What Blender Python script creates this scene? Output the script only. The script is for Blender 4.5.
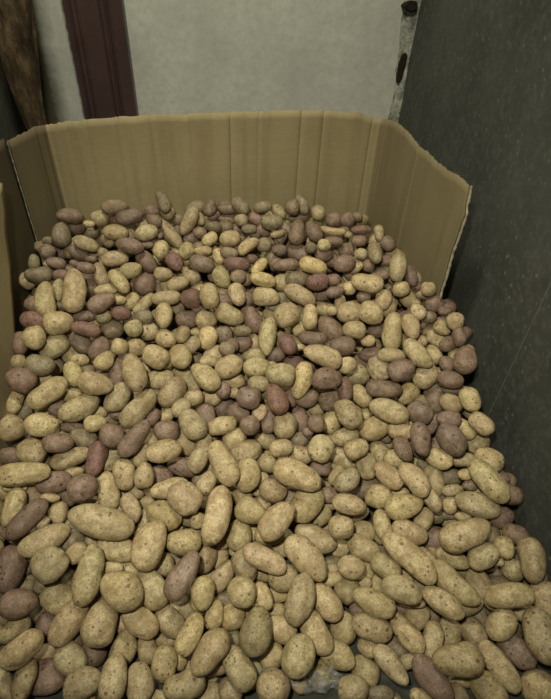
import bpy, bmesh, math, random
import numpy as np
from mathutils import Vector, Matrix
from math import radians, sin, cos, tan, atan2, hypot, pi

for o in list(bpy.data.objects):
    bpy.data.objects.remove(o)
SC = bpy.context.scene
COL = SC.collection

# ------------------------------------------------------------------ camera
W_PX, H_PX, F_PX = 551, 699, 505.0
CX, CY = W_PX / 2, H_PX / 2
_dx, _dy = 245 - CX, 930 - CY
PITCH = atan2(F_PX, hypot(_dx, _dy))
YAW = radians(3)
CAM = np.array([0.0, 0.0, 1.17])
fwd = np.array([sin(YAW) * cos(PITCH), cos(YAW) * cos(PITCH), -sin(PITCH)])
right = np.array([cos(YAW), -sin(YAW), 0.0])
up = np.cross(right, fwd)
_n = hypot(_dx, _dy)
ux, uy = _dx / _n, _dy / _n
IX = uy * right - ux * up          # image x axis in the world
IY = -ux * right - uy * up         # image y axis (down) in the world
cam_d = bpy.data.cameras.new('camera')
cam_d.sensor_fit = 'VERTICAL'
cam_d.sensor_height = 24.0
cam_d.lens = 24.0 * F_PX / H_PX
cam_d.clip_start = 0.02
cam = bpy.data.objects.new('camera', cam_d)
COL.objects.link(cam)
M = Matrix(((IX[0], -IY[0], -fwd[0]), (IX[1], -IY[1], -fwd[1]), (IX[2], -IY[2], -fwd[2])))
cam.matrix_world = Matrix.Translation(Vector(CAM)) @ M.to_4x4()
SC.camera = cam

# ------------------------------------------------------------------ light
world = bpy.data.worlds.new('world')
SC.world = world
world.use_nodes = True
world.node_tree.nodes['Background'].inputs[0].default_value = (0.80, 0.80, 0.62, 1)
world.node_tree.nodes['Background'].inputs[1].default_value = 0.07


def area(name, loc, target, size, energy, color):
    d = bpy.data.lights.new(name, 'AREA')
    d.shape = 'DISK'
    d.size = size
    d.energy = energy
    d.color = color
    o = bpy.data.objects.new(name, d)
    COL.objects.link(o)
    o.location = loc
    o.rotation_euler = (Vector(target) - Vector(loc)).to_track_quat('-Z', 'Y').to_euler()
    return o


# camera flash, set above the lens; its soft cone dims the edges
sd_ = bpy.data.lights.new('camera_flash', 'SPOT')
sd_.energy = 80
sd_.color = (1.0, 0.95, 0.78)
sd_.shadow_soft_size = 0.035
sd_.spot_size = radians(84)
sd_.spot_blend = 1.0
so_ = bpy.data.objects.new('camera_flash', sd_)
COL.objects.link(so_)
so_.location = (-0.14, 0.02, 1.50)
so_.rotation_euler = (Vector((0.08, 0.98, 0.24)) - Vector(so_.location)).to_track_quat('-Z', 'Y').to_euler()
area('wall_fill', (-0.35, 1.15, 2.55), (-0.35, 2.54, 0.9), 0.35, 35, (1.0, 0.94, 0.76))  # unseen fill light, added to brighten the back wall
SC.view_settings.view_transform = 'Standard'
SC.view_settings.look = 'None'
SC.view_settings.exposure = 0.0
SC.view_settings.gamma = 1.0


# ------------------------------------------------------------------ helpers
def ray(px, py):
    d = fwd * F_PX + IX * (px - CX) + IY * (py - CY)
    return d / np.linalg.norm(d)


def on_z(px, py, z):
    d = ray(px, py)
    return CAM + d * (z - CAM[2]) / d[2]


def on_plane(px, py, p0, u):
    """point on the vertical plane through p0 along the plan direction u"""
    n = np.array([-u[1], u[0], 0.0])
    d = ray(px, py)
    return CAM + d * (np.dot(p0 - CAM, n) / np.dot(d, n))


def tag(o, label=None, cat=None, group=None, kind=None):
    if label: o['label'] = label
    if cat: o['category'] = cat
    if group: o['group'] = group
    if kind: o['kind'] = kind
    return o


def mesh_obj(name, verts, faces, mat, parent=None, smooth=False):
    me = bpy.data.meshes.new(name)
    me.from_pydata([tuple(v) for v in verts], [], faces)
    me.update()
    if smooth:
        me.polygons.foreach_set('use_smooth', [True] * len(me.polygons))
    me.materials.append(mat)
    o = bpy.data.objects.new(name, me)
    COL.objects.link(o)
    if parent: o.parent = parent
    return o


def grid(nu, nv, f):
    verts = [f(i / nu, j / nv) for j in range(nv + 1) for i in range(nu + 1)]
    faces = []
    for j in range(nv):
        for i in range(nu):
            a = j * (nu + 1) + i
            faces.append((a, a + 1, a + nu + 2, a + nu + 1))
    return verts, faces


class NT:
    def __init__(s, name):
        s.m = bpy.data.materials.new(name)
        s.m.use_nodes = True
        s.t = s.m.node_tree
        s.bsdf = s.t.nodes['Principled BSDF']
        s.out = s.t.nodes['Material Output']

    def n(s, typ, **kw):
        nd = s.t.nodes.new(typ)
        for k, v in kw.items():
            if k in nd.inputs.keys() if isinstance(k, str) else False:
                nd.inputs[k].default_value = v
            else:
                setattr(nd, k, v)
        return nd

    def l(s, a, b):
        s.t.links.new(a, b)

    def coord(s, scale=(1, 1, 1), loc=(0, 0, 0)):
        tc = s.n('ShaderNodeTexCoord')
        mp = s.n('ShaderNodeMapping')
        mp.inputs['Scale'].default_value = scale
        mp.inputs['Location'].default_value = loc
        s.l(tc.outputs['Object'], mp.inputs[0])
        return mp.outputs[0]

    def noise(s, vec, scale, detail=4, rough=0.6, w=None):
        nd = s.n('ShaderNodeTexNoise')
        if w is not None:
            nd.noise_dimensions = '4D'
            s.l(w, nd.inputs['W'])
        s.l(vec, nd.inputs['Vector'])
        nd.inputs['Scale'].default_value = scale
        nd.inputs['Detail'].default_value = detail
        nd.inputs['Roughness'].default_value = rough
        return nd.outputs[0]

    def ramp(s, fac, stops):
        nd = s.n('ShaderNodeValToRGB')
        el = nd.color_ramp.elements
        while len(el) < len(stops): el.new(0.5)
        for e, (p, c) in zip(el, stops):
            e.position = p
            e.color = (c, c, c, 1) if isinstance(c, (int, float)) else (*c, 1)
        s.l(fac, nd.inputs[0])
        return nd.outputs[0]

    def mix(s, fac, a, b, mode='MIX'):
        nd = s.n('ShaderNodeMix')
        nd.data_type = 'RGBA'
        nd.blend_type = mode
        for v, i in ((fac, 0), (a, 6), (b, 7)):
            if isinstance(v, (int, float)): nd.inputs[i].default_value = v
            elif isinstance(v, tuple): nd.inputs[i].default_value = (*v, 1)
            else: s.l(v, nd.inputs[i])
        return nd.outputs[2]

    def bump(s, h, strength=0.3, dist=0.002):
        nd = s.n('ShaderNodeBump')
        nd.inputs['Strength'].default_value = strength
        nd.inputs['Distance'].default_value = dist
        s.l(h, nd.inputs['Height'])
        s.l(nd.outputs[0], s.bsdf.inputs['Normal'])

    def base(s, c, rough=0.8, spec=0.3):
        if isinstance(c, tuple): s.bsdf.inputs['Base Color'].default_value = (*c, 1)
        else: s.l(c, s.bsdf.inputs['Base Color'])
        s.bsdf.inputs['Roughness'].default_value = rough
        s.bsdf.inputs['Specular IOR Level'].default_value = spec


# ------------------------------------------------------------------ materials
def mat_plaster():
    m = NT('pale_plaster')
    v = m.coord()
    a = m.noise(v, 3.2, 6, 0.65)
    b = m.noise(v, 28, 5, 0.7)
    c = m.ramp(a, [(0.3, (0.47, 0.48, 0.415)), (0.7, (0.63, 0.64, 0.56))])
    c = m.mix(m.ramp(b, [(0.35, 0.55), (0.62, 0.0)]), c, (0.41, 0.42, 0.355))
    # mortar lines of the blocks under the paint
    vs = m.coord((1, 1, 1))
    sep = m.n('ShaderNodeSeparateXYZ'); m.l(vs, sep.inputs[0])
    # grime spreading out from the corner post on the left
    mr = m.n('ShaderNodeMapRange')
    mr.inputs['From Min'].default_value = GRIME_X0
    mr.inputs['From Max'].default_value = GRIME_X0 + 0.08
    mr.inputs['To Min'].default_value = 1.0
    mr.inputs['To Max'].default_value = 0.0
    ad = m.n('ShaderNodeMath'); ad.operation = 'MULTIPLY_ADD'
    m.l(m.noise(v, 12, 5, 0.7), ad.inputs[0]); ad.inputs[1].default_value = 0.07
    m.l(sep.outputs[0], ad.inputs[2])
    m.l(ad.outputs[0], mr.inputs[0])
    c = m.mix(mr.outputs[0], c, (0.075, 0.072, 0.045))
    m.base(c, 0.85, 0.25)
    m.bump(b, 0.35, 0.004)
    return m.m


def mat_dark_wall():
    m = NT('dark_slate_wall')
    v = m.coord()
    a = m.noise(v, 2.5, 6, 0.65)
    b = m.noise(v, 45, 6, 0.75)
    c = m.ramp(a, [(0.3, (0.038, 0.041, 0.034)), (0.66, (0.074, 0.079, 0.067))])
    c = m.mix(m.ramp(b, [(0.48, 0.0), (0.66, 0.6)]), c, (0.12, 0.125, 0.105))
    vo = m.n('ShaderNodeTexVoronoi')
    m.l(v, vo.inputs['Vector']); vo.inputs['Scale'].default_value = 34
    gate = m.ramp(m.noise(v, 9, 3, 0.6), [(0.42, 0.0), (0.58, 1.0)])
    sp = m.ramp(vo.outputs['Distance'], [(0.10, 0.7), (0.2, 0.0)])
    c = m.mix(m.mix(1.0, sp, gate, 'MULTIPLY'), c, (0.19, 0.195, 0.165))
    m.base(c, 0.72, 0.35)
    m.bump(b, 0.4, 0.003)
    return m.m


def mat_floor():
    m = NT('dark_floor')
    v = m.coord()
    c = m.ramp(m.noise(v, 14, 6, 0.7), [(0.3, (0.035, 0.038, 0.03)), (0.7, (0.07, 0.07, 0.055))])
    m.base(c, 0.8, 0.3)
    m.bump(m.noise(v, 60, 4, 0.7), 0.4, 0.003)
    return m.m


def mat_card(name='brown_cardboard', tone=1.0):
    m = NT(name)
    v = m.coord()
    a = m.noise(v, 5, 5, 0.6)
    c = m.ramp(a, [(0.3, (0.29 * tone, 0.242 * tone, 0.128 * tone)), (0.7, (0.345 * tone, 0.288 * tone, 0.158 * tone))])
    vs = m.coord((16, 1, 1.2))
    st = m.noise(vs, 1.0, 3, 0.6)
    c = m.mix(m.ramp(st, [(0.36, 0.30), (0.5, 0.0)]), c, (0.19 * tone, 0.145 * tone, 0.080 * tone))
    fib = m.noise(m.coord((30, 30, 140)), 1.0, 3, 0.7)
    c = m.mix(m.ramp(fib, [(0.3, 0.18), (0.7, 0.0)]), c, (0.12, 0.085, 0.045))
    m.base(c, 0.82, 0.2)
    wv = m.n('ShaderNodeTexWave')
    wv.wave_type = 'BANDS'; wv.bands_direction = 'X'
    m.l(v, wv.inputs['Vector'])
    wv.inputs['Scale'].default_value = 48
    wv.inputs['Distortion'].default_value = 0.6
    m.bump(wv.outputs['Fac'], 0.05, 0.0008)
    return m.m


def mat_torn():
    m = NT('torn_paper')
    v = m.coord()
    m.base(m.ramp(m.noise(v, 60, 4, 0.7), [(0.3, (0.22, 0.19, 0.12)), (0.7, (0.46, 0.42, 0.30))]), 0.9, 0.1)
    return m.m


def mat_maroon():
    m = NT('maroon_gloss')
    v = m.coord()
    c = m.ramp(m.noise(v, 6, 4, 0.6), [(0.3, (0.060, 0.036, 0.033)), (0.7, (0.085, 0.052, 0.047))])
    c = m.mix(m.ramp(m.noise(v, 90, 3, 0.6), [(0.66, 0.0), (0.76, 0.6)]), c, (0.20, 0.15, 0.13))
    m.base(c, 0.34, 0.5)
    m.bump(m.noise(m.coord((20, 20, 3)), 2, 3, 0.6), 0.08, 0.002)
    return m.m


def mat_timber():
    m = NT('rough_old_timber')
    v = m.coord((7, 7, 2.4))
    a = m.noise(v, 3, 8, 0.7)
    c = m.ramp(a, [(0.3, (0.02, 0.015, 0.009)), (0.5, (0.10, 0.068, 0.036)), (0.66, (0.26, 0.18, 0.10))])
    g = m.ramp(m.noise(m.coord(), 9, 5, 0.7), [(0.45, 0.0), (0.65, 0.6)])
    c = m.mix(g, c, (0.055, 0.055, 0.03))
    m.base(c, 0.85, 0.2)
    m.bump(a, 0.9, 0.02)
    return m.m


def mat_block():
    m = NT('grey_block_wall')
    v = m.coord()
    br = m.n('ShaderNodeTexBrick')
    vm = m.n('ShaderNodeMapping'); m.l(v, vm.inputs[0])
    vm.inputs['Rotation'].default_value = (radians(90), 0, radians(90))
    m.l(vm.outputs[0], br.inputs['Vector'])
    br.inputs['Scale'].default_value = 1.0
    br.inputs['Brick Width'].default_value = 0.30
    br.inputs['Row Height'].default_value = 0.13
    br.inputs['Mortar Size'].default_value = 0.008
    br.inputs['Color1'].default_value = (0.11, 0.115, 0.09, 1)
    br.inputs['Color2'].default_value = (0.14, 0.145, 0.11, 1)
    br.inputs['Mortar'].default_value = (0.05, 0.05, 0.035, 1)
    c = m.mix(m.ramp(m.noise(v, 12, 5, 0.7), [(0.4, 0.6), (0.65, 0.0)]), br.outputs['Color'], (0.06, 0.06, 0.045))
    m.base(c, 0.85, 0.2)
    m.bump(m.noise(v, 40, 5, 0.7), 0.4, 0.004)
    return m.m


def mat_mortar():
    m = NT('crumbling_mortar')
    v = m.coord()
    a = m.noise(v, 18, 6, 0.75)
    c = m.ramp(a, [(0.36, (0.045, 0.045, 0.036)), (0.48, (0.22, 0.225, 0.185)), (0.66, (0.50, 0.51, 0.43))])
    m.base(c, 0.9, 0.15)
    m.bump(a, 0.8, 0.01)
    return m.m


def mat_simple(name, ca, cb, rough, scale, metal=0.0):
    m = NT(name)
    v = m.coord()
    a = m.noise(v, scale, 5, 0.7)
    m.base(m.ramp(a, [(0.35, ca), (0.65, cb)]), rough, 0.3)
    m.bsdf.inputs['Metallic'].default_value = metal
    m.bump(a, 0.5, 0.002)
    return m.m


def mat_film():
    m = NT('clear_plastic_film')
    v = m.coord()
    c = m.ramp(m.noise(v, 30, 4, 0.6), [(0.3, (0.55, 0.56, 0.50)), (0.7, (0.80, 0.80, 0.74))])
    m.base(c, 0.12, 0.6)
    m.bsdf.inputs['Alpha'].default_value = 0.16
    m.bump(m.noise(v, 70, 3, 0.5), 0.5, 0.004)
    return m.m


def mat_potato():
    m = NT('potato_skin')
    v = m.coord()
    oi = m.n('ShaderNodeObjectInfo')
    ml = m.n('ShaderNodeMath'); ml.operation = 'MULTIPLY'; ml.inputs[1].default_value = 37.0
    m.l(oi.outputs['Random'], ml.inputs[0])
    w = ml.outputs[0]
    at = m.n('ShaderNodeAttribute'); at.attribute_name = 'skin'
    base = at.outputs['Color']
    # netted, slightly russet skin
    n1 = m.noise(v, 70, 5, 0.7, w)
    n2 = m.noise(v, 24, 4, 0.6, w)
    n3 = m.noise(v, 330, 3, 0.7, w)
    c = m.mix(m.ramp(n2, [(0.46, 0.0), (0.66, 0.75)]), base, m.mix(1.0, base, (0.55, 0.50, 0.45), 'MULTIPLY'))
    c = m.mix(m.ramp(n1, [(0.40, 0.75), (0.56, 0.0)]), c, m.mix(1.0, base, (0.46, 0.41, 0.34), 'MULTIPLY'))
    c = m.mix(m.ramp(n3, [(0.42, 0.6), (0.54, 0.0)]), c, m.mix(1.0, base, (0.42, 0.37, 0.32), 'MULTIPLY'))
    # dark lenticels and scab dots, in clusters
    vo = m.n('ShaderNodeTexVoronoi')
    vo.voronoi_dimensions = '4D'
    m.l(v, vo.inputs['Vector']); m.l(w, vo.inputs['W'])
    vo.inputs['Scale'].default_value = 120
    dots = m.ramp(vo.outputs['Distance'], [(0.22, 1.0), (0.36, 0.0)])
    gate = m.ramp(m.noise(v, 26, 3, 0.6, w), [(0.42, 0.0), (0.56, 0.95)])
    c = m.mix(m.mix(1.0, dots, gate, 'MULTIPLY'), c, m.mix(1.0, base, (0.26, 0.20, 0.16), 'MULTIPLY'))
    vb = m.n('ShaderNodeTexVoronoi')
    vb.voronoi_dimensions = '4D'
    m.l(v, vb.inputs['Vector']); m.l(w, vb.inputs['W'])
    vb.inputs['Scale'].default_value = 46
    big = m.ramp(vb.outputs['Distance'], [(0.13, 0.9), (0.22, 0.0)])
    c = m.mix(big, c, m.mix(1.0, base, (0.24, 0.18, 0.15), 'MULTIPLY'))
    m.base(c, 0.52, 0.35)
    h = m.mix(0.4, n1, n3)
    m.bump(h, 0.8, 0.0025)
    return m.m


BACK_Y = 2.54
RIGHT_X = 0.655
GRIME_X0 = -0.93
M_PLASTER = mat_plaster()
M_DARK = mat_dark_wall()
M_FLOOR = mat_floor()
M_CARD = mat_card()
M_CARDDARK = mat_card('deep_shade_cardboard', 0.25)  # same board, the left side's deep shade put into the colour
M_CARDMID = mat_card('mid_shade_cardboard', 0.48)  # same board, darkened to paint in shade on the corner fold
M_CARDSHADE = mat_card('soft_shade_cardboard', 0.62)  # same board, shade of the right panels worked into the colour
M_TORN = mat_torn()
M_MAROON = mat_maroon()
M_TIMBER = mat_timber()
M_BLOCK = mat_block()
M_MORTAR = mat_mortar()
M_RUST = mat_simple('rusty_iron', (0.016, 0.012, 0.008), (0.035, 0.024, 0.015), 0.7, 60, 0.3)
M_SEAM = mat_simple('seam_filler', (0.10, 0.105, 0.085), (0.15, 0.155, 0.13), 0.8, 30)
M_FILM = mat_film()
M_POT = mat_potato()


def box_obj(name, lo, hi, mat, parent=None, bevel=0.0):
    bm = bmesh.new()
    bmesh.ops.create_cube(bm, size=1.0)
    for v in bm.verts:
        v.co = Vector([lo[k] + (v.co[k] + 0.5) * (hi[k] - lo[k]) for k in range(3)])
    if bevel:
        bmesh.ops.bevel(bm, geom=bm.edges[:], offset=bevel, segments=2, affect='EDGES')
    me = bpy.data.meshes.new(name); bm.to_mesh(me); bm.free()
    me.materials.append(mat)
    o = bpy.data.objects.new(name, me); COL.objects.link(o)
    if parent: o.parent = parent
    return o


# ------------------------------------------------------------------ room
WALL_H = 2.9
LEFT_X = -1.16
tag(box_obj('floor', (LEFT_X - .1, -0.9, -0.1), (RIGHT_X + .1, BACK_Y + .1, 0.0), M_FLOOR), kind='structure')
tag(box_obj('wall_back', (LEFT_X - .1, BACK_Y, 0.0), (RIGHT_X + .1, BACK_Y + .1, WALL_H), M_PLASTER), kind='structure')
tag(box_obj('wall_left', (LEFT_X - .1, -0.9, 0.0), (LEFT_X, BACK_Y, WALL_H), M_BLOCK), kind='structure')
# dark right wall: two boards meeting at a thin pale seam
seam = on_plane(520, 349, np.array([RIGHT_X, 0, 0]), np.array([0.0, 1.0, 0.0]))
wr = box_obj('wall_right', (RIGHT_X, -0.9, 0.0), (RIGHT_X + .1, BACK_Y, WALL_H), M_DARK)
tag(wr, kind='structure')
tag(box_obj('trim_1', (RIGHT_X - 0.0012, seam[1] - 0.0012, 0.0), (RIGHT_X, seam[1] + 0.0012, WALL_H), M_SEAM), kind='structure')


# rough mortar strip down the corner
def corner_strip():
    rnd = random.Random(3)
    nz = 90
    x1 = RIGHT_X
    verts, faces = [], []
    for k in range(nz + 1):
        z = WALL_H * k / nz
        w = 0.046 + 0.010 * sin(z * 9) + rnd.uniform(-.007, .007)
        d = 0.024 + 0.006 * sin(z * 14 + 1) + rnd.uniform(-.004, .004)
        verts += [(x1, BACK_Y - d - .012, z), (x1 - w * .5, BACK_Y - d, z), (x1 - w * .85, BACK_Y - d * .55, z), (x1 - w, BACK_Y, z)]
    for k in range(nz):
        for j in range(3):
            a = k * 4 + j
            faces.append((a, a + 4, a + 5, a + 1))
    o = mesh_obj('trim_2', verts, faces, M_MORTAR, smooth=True)
    return tag(o, kind='structure')


corner_strip()

# old iron bracket bitten into the corner
BP = np.array([0, BACK_Y, 0.0])
XD = np.array([1.0, 0, 0])


def iron(name, pts, depth, label, cat):
    """a forged lump: outline on the back wall given thickness and rounded edges"""
    P = [on_plane(px, py, BP, XD) for px, py in pts]
    bm = bmesh.new()
    vs = [bm.verts.new((p[0], BACK_Y + .002, p[2])) for p in P]
    f = bm.faces.new(vs)
    r = bmesh.ops.extrude_face_region(bm, geom=[f])
    for v in r['geom']:
        if isinstance(v, bmesh.types.BMVert): v.co.y -= depth
    bmesh.ops.recalc_face_normals(bm, faces=bm.faces[:])
    bmesh.ops.bevel(bm, geom=bm.edges[:], offset=0.004, segments=2, affect='EDGES')
    me = bpy.data.meshes.new(name); bm.to_mesh(me); bm.free()
    me.materials.append(M_RUST)
    o = bpy.data.objects.new(name, me); COL.objects.link(o)
    return tag(o, label, cat)


iron('iron_bracket', [(402, 52), (406, 52), (405, 60), (402, 72), (399, 80), (395.5, 82), (396, 74), (398, 62)], 0.035,
     'long narrow rusty iron bracket on the pale wall beside the right corner', 'bracket')
iron('iron_hook', [(400, 5), (408, -1), (415, 0), (415, 8), (409, 11), (403, 8)], 0.05,
     'stubby rusty iron hook in the wall corner at the top edge', 'hook')
iron('iron_strap', [(397, 84), (399, 84), (395, 108), (391, 122), (389, 122), (393, 104)], 0.02,
     'thin dark iron strap low in the corner just above the cardboard box', 'strap')


# ------------------------------------------------------------------ maroon moulded panel standing at the back wall
def maroon_panel():
    y = BACK_Y - 0.035
    p0 = np.array([0, y, 0.0])
    xl = on_plane(63.5, 0, p0, XD)[0]
    xr = on_plane(123, 0, p0, XD)[0]
    xl2 = on_plane(86.4, 119, p0, XD)[0]
    xr2 = on_plane(137, 115, p0, XD)[0]
    xl, xr = (xl + xl2) / 2, (xr + xr2) / 2
    root = bpy.data.objects.new('door_jamb', None); COL.objects.link(root)
    root.location = ((xl + xr) / 2, y, 0)
    w = xr - xl
    tag(root, 'dark maroon glossy grooved door jamb standing against the pale back wall', 'door jamb')
    h = 2.05
    # cross-section (x fraction, relief towards the room)
    prof = [(0.0, 0.0), (0.0, 0.020), (0.02, 0.026), (0.075, 0.028), (0.10, 0.018), (0.115, 0.010), (0.13, 0.018), (0.15, 0.020),
            (0.20, 0.020), (0.215, 0.008), (0.235, 0.008), (0.25, 0.014), (0.58, 0.014), (0.60, 0.006), (0.62, -0.002),
            (0.665, -0.002), (0.675, 0.012), (0.70, 0.024), (0.725, 0.026), (0.745, 0.012), (0.76, 0.010), (0.78, 0.018), (0.985, 0.018),
            (1.0, 0.012), (1.0, 0.0)]
    verts, faces = [], []
    nz = 12
    n = len(prof)
    for k in range(nz + 1):
        z = h * k / nz
        for (u, d) in prof: verts.append(((u - .5) * w, -d, z))
        verts.append((w / 2, 0.022, z)); verts.append((-w / 2, 0.022, z))
    m_ = n + 2
    for k in range(nz):
        for j in range(m_):
            a = k * m_ + j; b = k * m_ + (j + 1) % m_
            faces.append((a, b, b + m_, a + m_))
    faces.append(tuple(range(m_ - 1, -1, -1)))
    faces.append(tuple(nz * m_ + j for j in range(m_)))
    o = mesh_obj('moulded_board', verts, faces, M_MAROON, root)
    b = box_obj('edge_strip', (-w / 2 - 0.011, -0.004, 0.0), (-w / 2 - 0.0005, 0.020, h), M_MORTAR, root, 0.002)
    tag(b, 'pale crumbly strip along its left edge')


maroon_panel()


# ------------------------------------------------------------------ rough timber post in the left corner
def timber_post():
    y = BACK_Y - 0.16
    p0 = np.array([0, y, 0.0])
    a = on_plane(8, 0, p0, XD); b = on_plane(38, 124, p0, XD)
    wa = (on_plane(28, 0, p0, XD)[0] - on_plane(-14, 0, p0, XD)[0]) / 2
    wb = (on_plane(47, 120, p0, XD)[0] - on_plane(27, 120, p0, XD)[0]) / 2
    root = None
    rnd = random.Random(8)
    nz, na = 70, 40
    z0, z1 = 0.0, 2.4
    ph = [rnd.uniform(0, 6.28) for _ in range(8)]
    verts, faces = [], []
    for k in range(nz + 1):
        z = z0 + (z1 - z0) * k / nz
        t = (z - b[2]) / (a[2] - b[2])
        cxx = b[0] + (a[0] - b[0]) * t + 0.012 * sin(z * 7 + 1)
        r0 = (wb + (wa - wb) * min(max(t, -.6), 1.5))
        for j in range(na):
            th = 2 * pi * j / na
            r = r0 * (1 + .10 * sin(3 * th + ph[0] + z * 2.2) + .07 * sin(7 * th + ph[1] + sin(z * 3)) + .05 * sin(13 * th + ph[2])
                      + .07 * sin(z * 11 + 2 * th) + rnd.uniform(-.025, .025))
            verts.append((cxx + r * cos(th), y + min(r, .12) * sin(th), z))
    for k in range(nz):
        for j in range(na):
            p = k * na + j; q = k * na + (j + 1) % na
            faces.append((p, q, q + na, p + na))
    faces.append(tuple(range(na - 1, -1, -1)))
    faces.append(tuple(nz * na + j for j in range(na)))
    o = mesh_obj('timber_post', verts, faces, M_TIMBER, None, True)
    tag(o, 'rough brown weathered timber post standing in the back left corner', 'post')


timber_post()

# ------------------------------------------------------------------ cardboard box
BOX = bpy.data.objects.new('cardboard_box', None)
COL.objects.link(BOX)
tag(BOX, 'large torn brown cardboard box standing open at the front, full of potatoes', 'box')
TOPZ = 0.66


def card_panel(name, p0, p1, top, left_edge=None, right_edge=None, creases=(), label=None, warp=0.004, seed=0, z0=0.0,
               thick=0.006, torn=None, mat=None):
    """upright sheet of corrugated board between two plan points.  top: photo outline points of the upper edge,
    edges: photo outline points of a torn end"""
    p0 = np.array([p0[0], p0[1], 0.0]); p1 = np.array([p1[0], p1[1], 0.0])
    Lp = np.linalg.norm(p1 - p0); u = (p1 - p0) / Lp
    def uz(px, py):
        q = on_plane(px, py, p0, u)
        return np.dot(q - p0, u), q[2]
    tp = sorted(uz(*p) for p in top) if not isinstance(top, (int, float)) else [(0, top), (Lp, top)]
    tu = [a for a, b in tp]; tz = [b for a, b in tp]
    def edge(pts, default):
        if pts is None: return lambda z: default
        e = sorted((uz(*p)[1], uz(*p)[0]) for p in pts)
        ez = [a for a, b in e]; eu = [b for a, b in e]
        return lambda z: float(np.interp(z, ez, eu))
    le, re_ = edge(left_edge, 0.0), edge(right_edge, Lp)
    rnd = random.Random(seed)
    cr = [(c if isinstance(c, tuple) else (c, 0.0035)) for c in creases]
    us = set(i / 60 for i in range(61))
    for c, d in cr:
        for off in (-.010, -.006, -.0025, 0, .0025, .006, .010):
            v = (c * Lp + off) / Lp
            if 0 < v < 1: us.add(round(v, 5))
    us = sorted(us)
    nv = 30
    jag = [rnd.uniform(-.0022, .0016) for _ in us]
    ph = [rnd.uniform(0, 6) for _ in range(4)]
    verts = []
    for j in range(nv + 1):
        t = j / nv
        for i, s in enumerate(us):
            zt = float(np.interp(s * Lp, tu, tz)) + jag[i]
            z = z0 + (zt - z0) * t
            a, b = le(z), re_(z)
            uu = a + (b - a) * s
            d = warp * (sin(s * 9 + ph[0]) * sin(t * 4 + ph[1]) + .15 * sin(s * 15 + ph[2]))
            for c, dd in cr:
                x = abs(uu - c * Lp)
                if x < .010: d += dd * (1 - x / .010)
            verts.append((uu, d, z))
    n = len(us)
    faces = []
    for j in range(nv):
        for i in range(n - 1):
            a = j * n + i
            faces.append((a, a + 1, a + n + 1, a + n))
    o = mesh_obj(name, verts, faces, mat or M_CARD, BOX, True)
    o.matrix_local = Matrix(((u[0], -u[1], 0, p0[0]), (u[1], u[0], 0, p0[1]), (0, 0, 1, 0), (0, 0, 0, 1)))
    md = o.modifiers.new('thickness', 'SOLIDIFY'); md.thickness = thick; md.offset = 1.0
    if label: o['label'] = label
    for side in (torn or ()):
        f = le if side == 'l' else re_
        zt = float(np.interp(0 if side == 'l' else Lp, tu, tz))
        vv, ff = [], []
        ns = 70
        for k in range(ns + 1):
            z = z0 + (zt - z0) * k / ns
            e = f(z) + rnd.uniform(-.0015, .0015)
            r = (.0042 if side == 'r' else .0016) + rnd.uniform(-.0006, .0010)
            for q in range(6):
                th = 2 * pi * q / 6
                vv.append((e + r * cos(th), .003 + r * sin(th) + warp * .3, z))
        for k in range(ns):
            for q in range(6):
                a = k * 6 + q; b = k * 6 + (q + 1) % 6
                ff.append((a, b, b + 6, a + 6))
        e = mesh_obj('torn_edge', vv, ff, M_TORN, o, True)
        e['label'] = 'pale frayed paper edge'
    return o


TL = on_z(45, 125, TOPZ); TR = on_z(385, 118, TOPZ)
CR = on_z(420, 146, TOPZ); EN = on_z(470, 186, TOPZ); L0 = on_z(8, 141, TOPZ)
card_panel('back_panel', TL, TR,
           [(45, 125), (60, 122), (90, 119), (135, 116), (180, 113), (184, 115), (190, 113), (218, 112), (240, 111), (290, 110),
            (318, 110), (345, 112), (362, 113), (372, 117), (385, 119)],
           creases=[(.012, .003), (.045, -.002), (.11, .003), (.19, .0035), (.285, .0035), (.40, .002), (.515, .005), (.60, .002), (.73, .0035), (.80, .0035), (.96, .003), (.985, -.003)],
           seed=1)
card_panel('corner_panel', L0, TL, [(8, 141), (20, 134), (34, 127), (45, 125)], creases=[(.72, .003), (.86, -.003)], seed=2, warp=.003, torn=('l',), mat=M_CARDMID, label='corner fold with shade in its colour')
card_panel('corner_panel', TR, CR, [(385, 119), (392, 120), (400, 124), (410, 133), (420, 146)], creases=[(.05, .003), (.10, -.003)], seed=3, warp=.002, mat=M_CARDSHADE)
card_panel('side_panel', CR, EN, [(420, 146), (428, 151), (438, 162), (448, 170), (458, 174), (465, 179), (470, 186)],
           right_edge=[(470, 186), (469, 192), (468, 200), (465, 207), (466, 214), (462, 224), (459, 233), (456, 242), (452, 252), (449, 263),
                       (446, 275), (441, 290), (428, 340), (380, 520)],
           creases=[(.02, -.004)], seed=4, warp=.002, torn=('r',), mat=M_CARDSHADE, label='torn right end of the box')
# left side: an inner wall running forward, and a nearer torn leaf standing inside it
LB = np.array([L0[0] - .022, 0.62, 0]); L0B = L0 + np.array([-.022, .012, 0])
card_panel('side_panel', LB, L0B, TOPZ, creases=[(.35, .003), (.7, .003)], seed=5, warp=.004, mat=M_CARDDARK, label='left side coloured dark as in deep shade')
LF0 = np.array([-0.655, 0.30, 0]); LF1 = np.array([-0.655, 1.22, 0])
card_panel('torn_flap', LF0, LF1, .62,
           right_edge=[(-6, 150), (0, 180), (2, 196), (4, 210), (4, 226), (6, 242), (9, 262), (10, 285), (12, 310), (14, 340), (17, 400)],
           seed=6, warp=.003, torn=('r',), label='nearer torn leaf of the left side')

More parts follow.
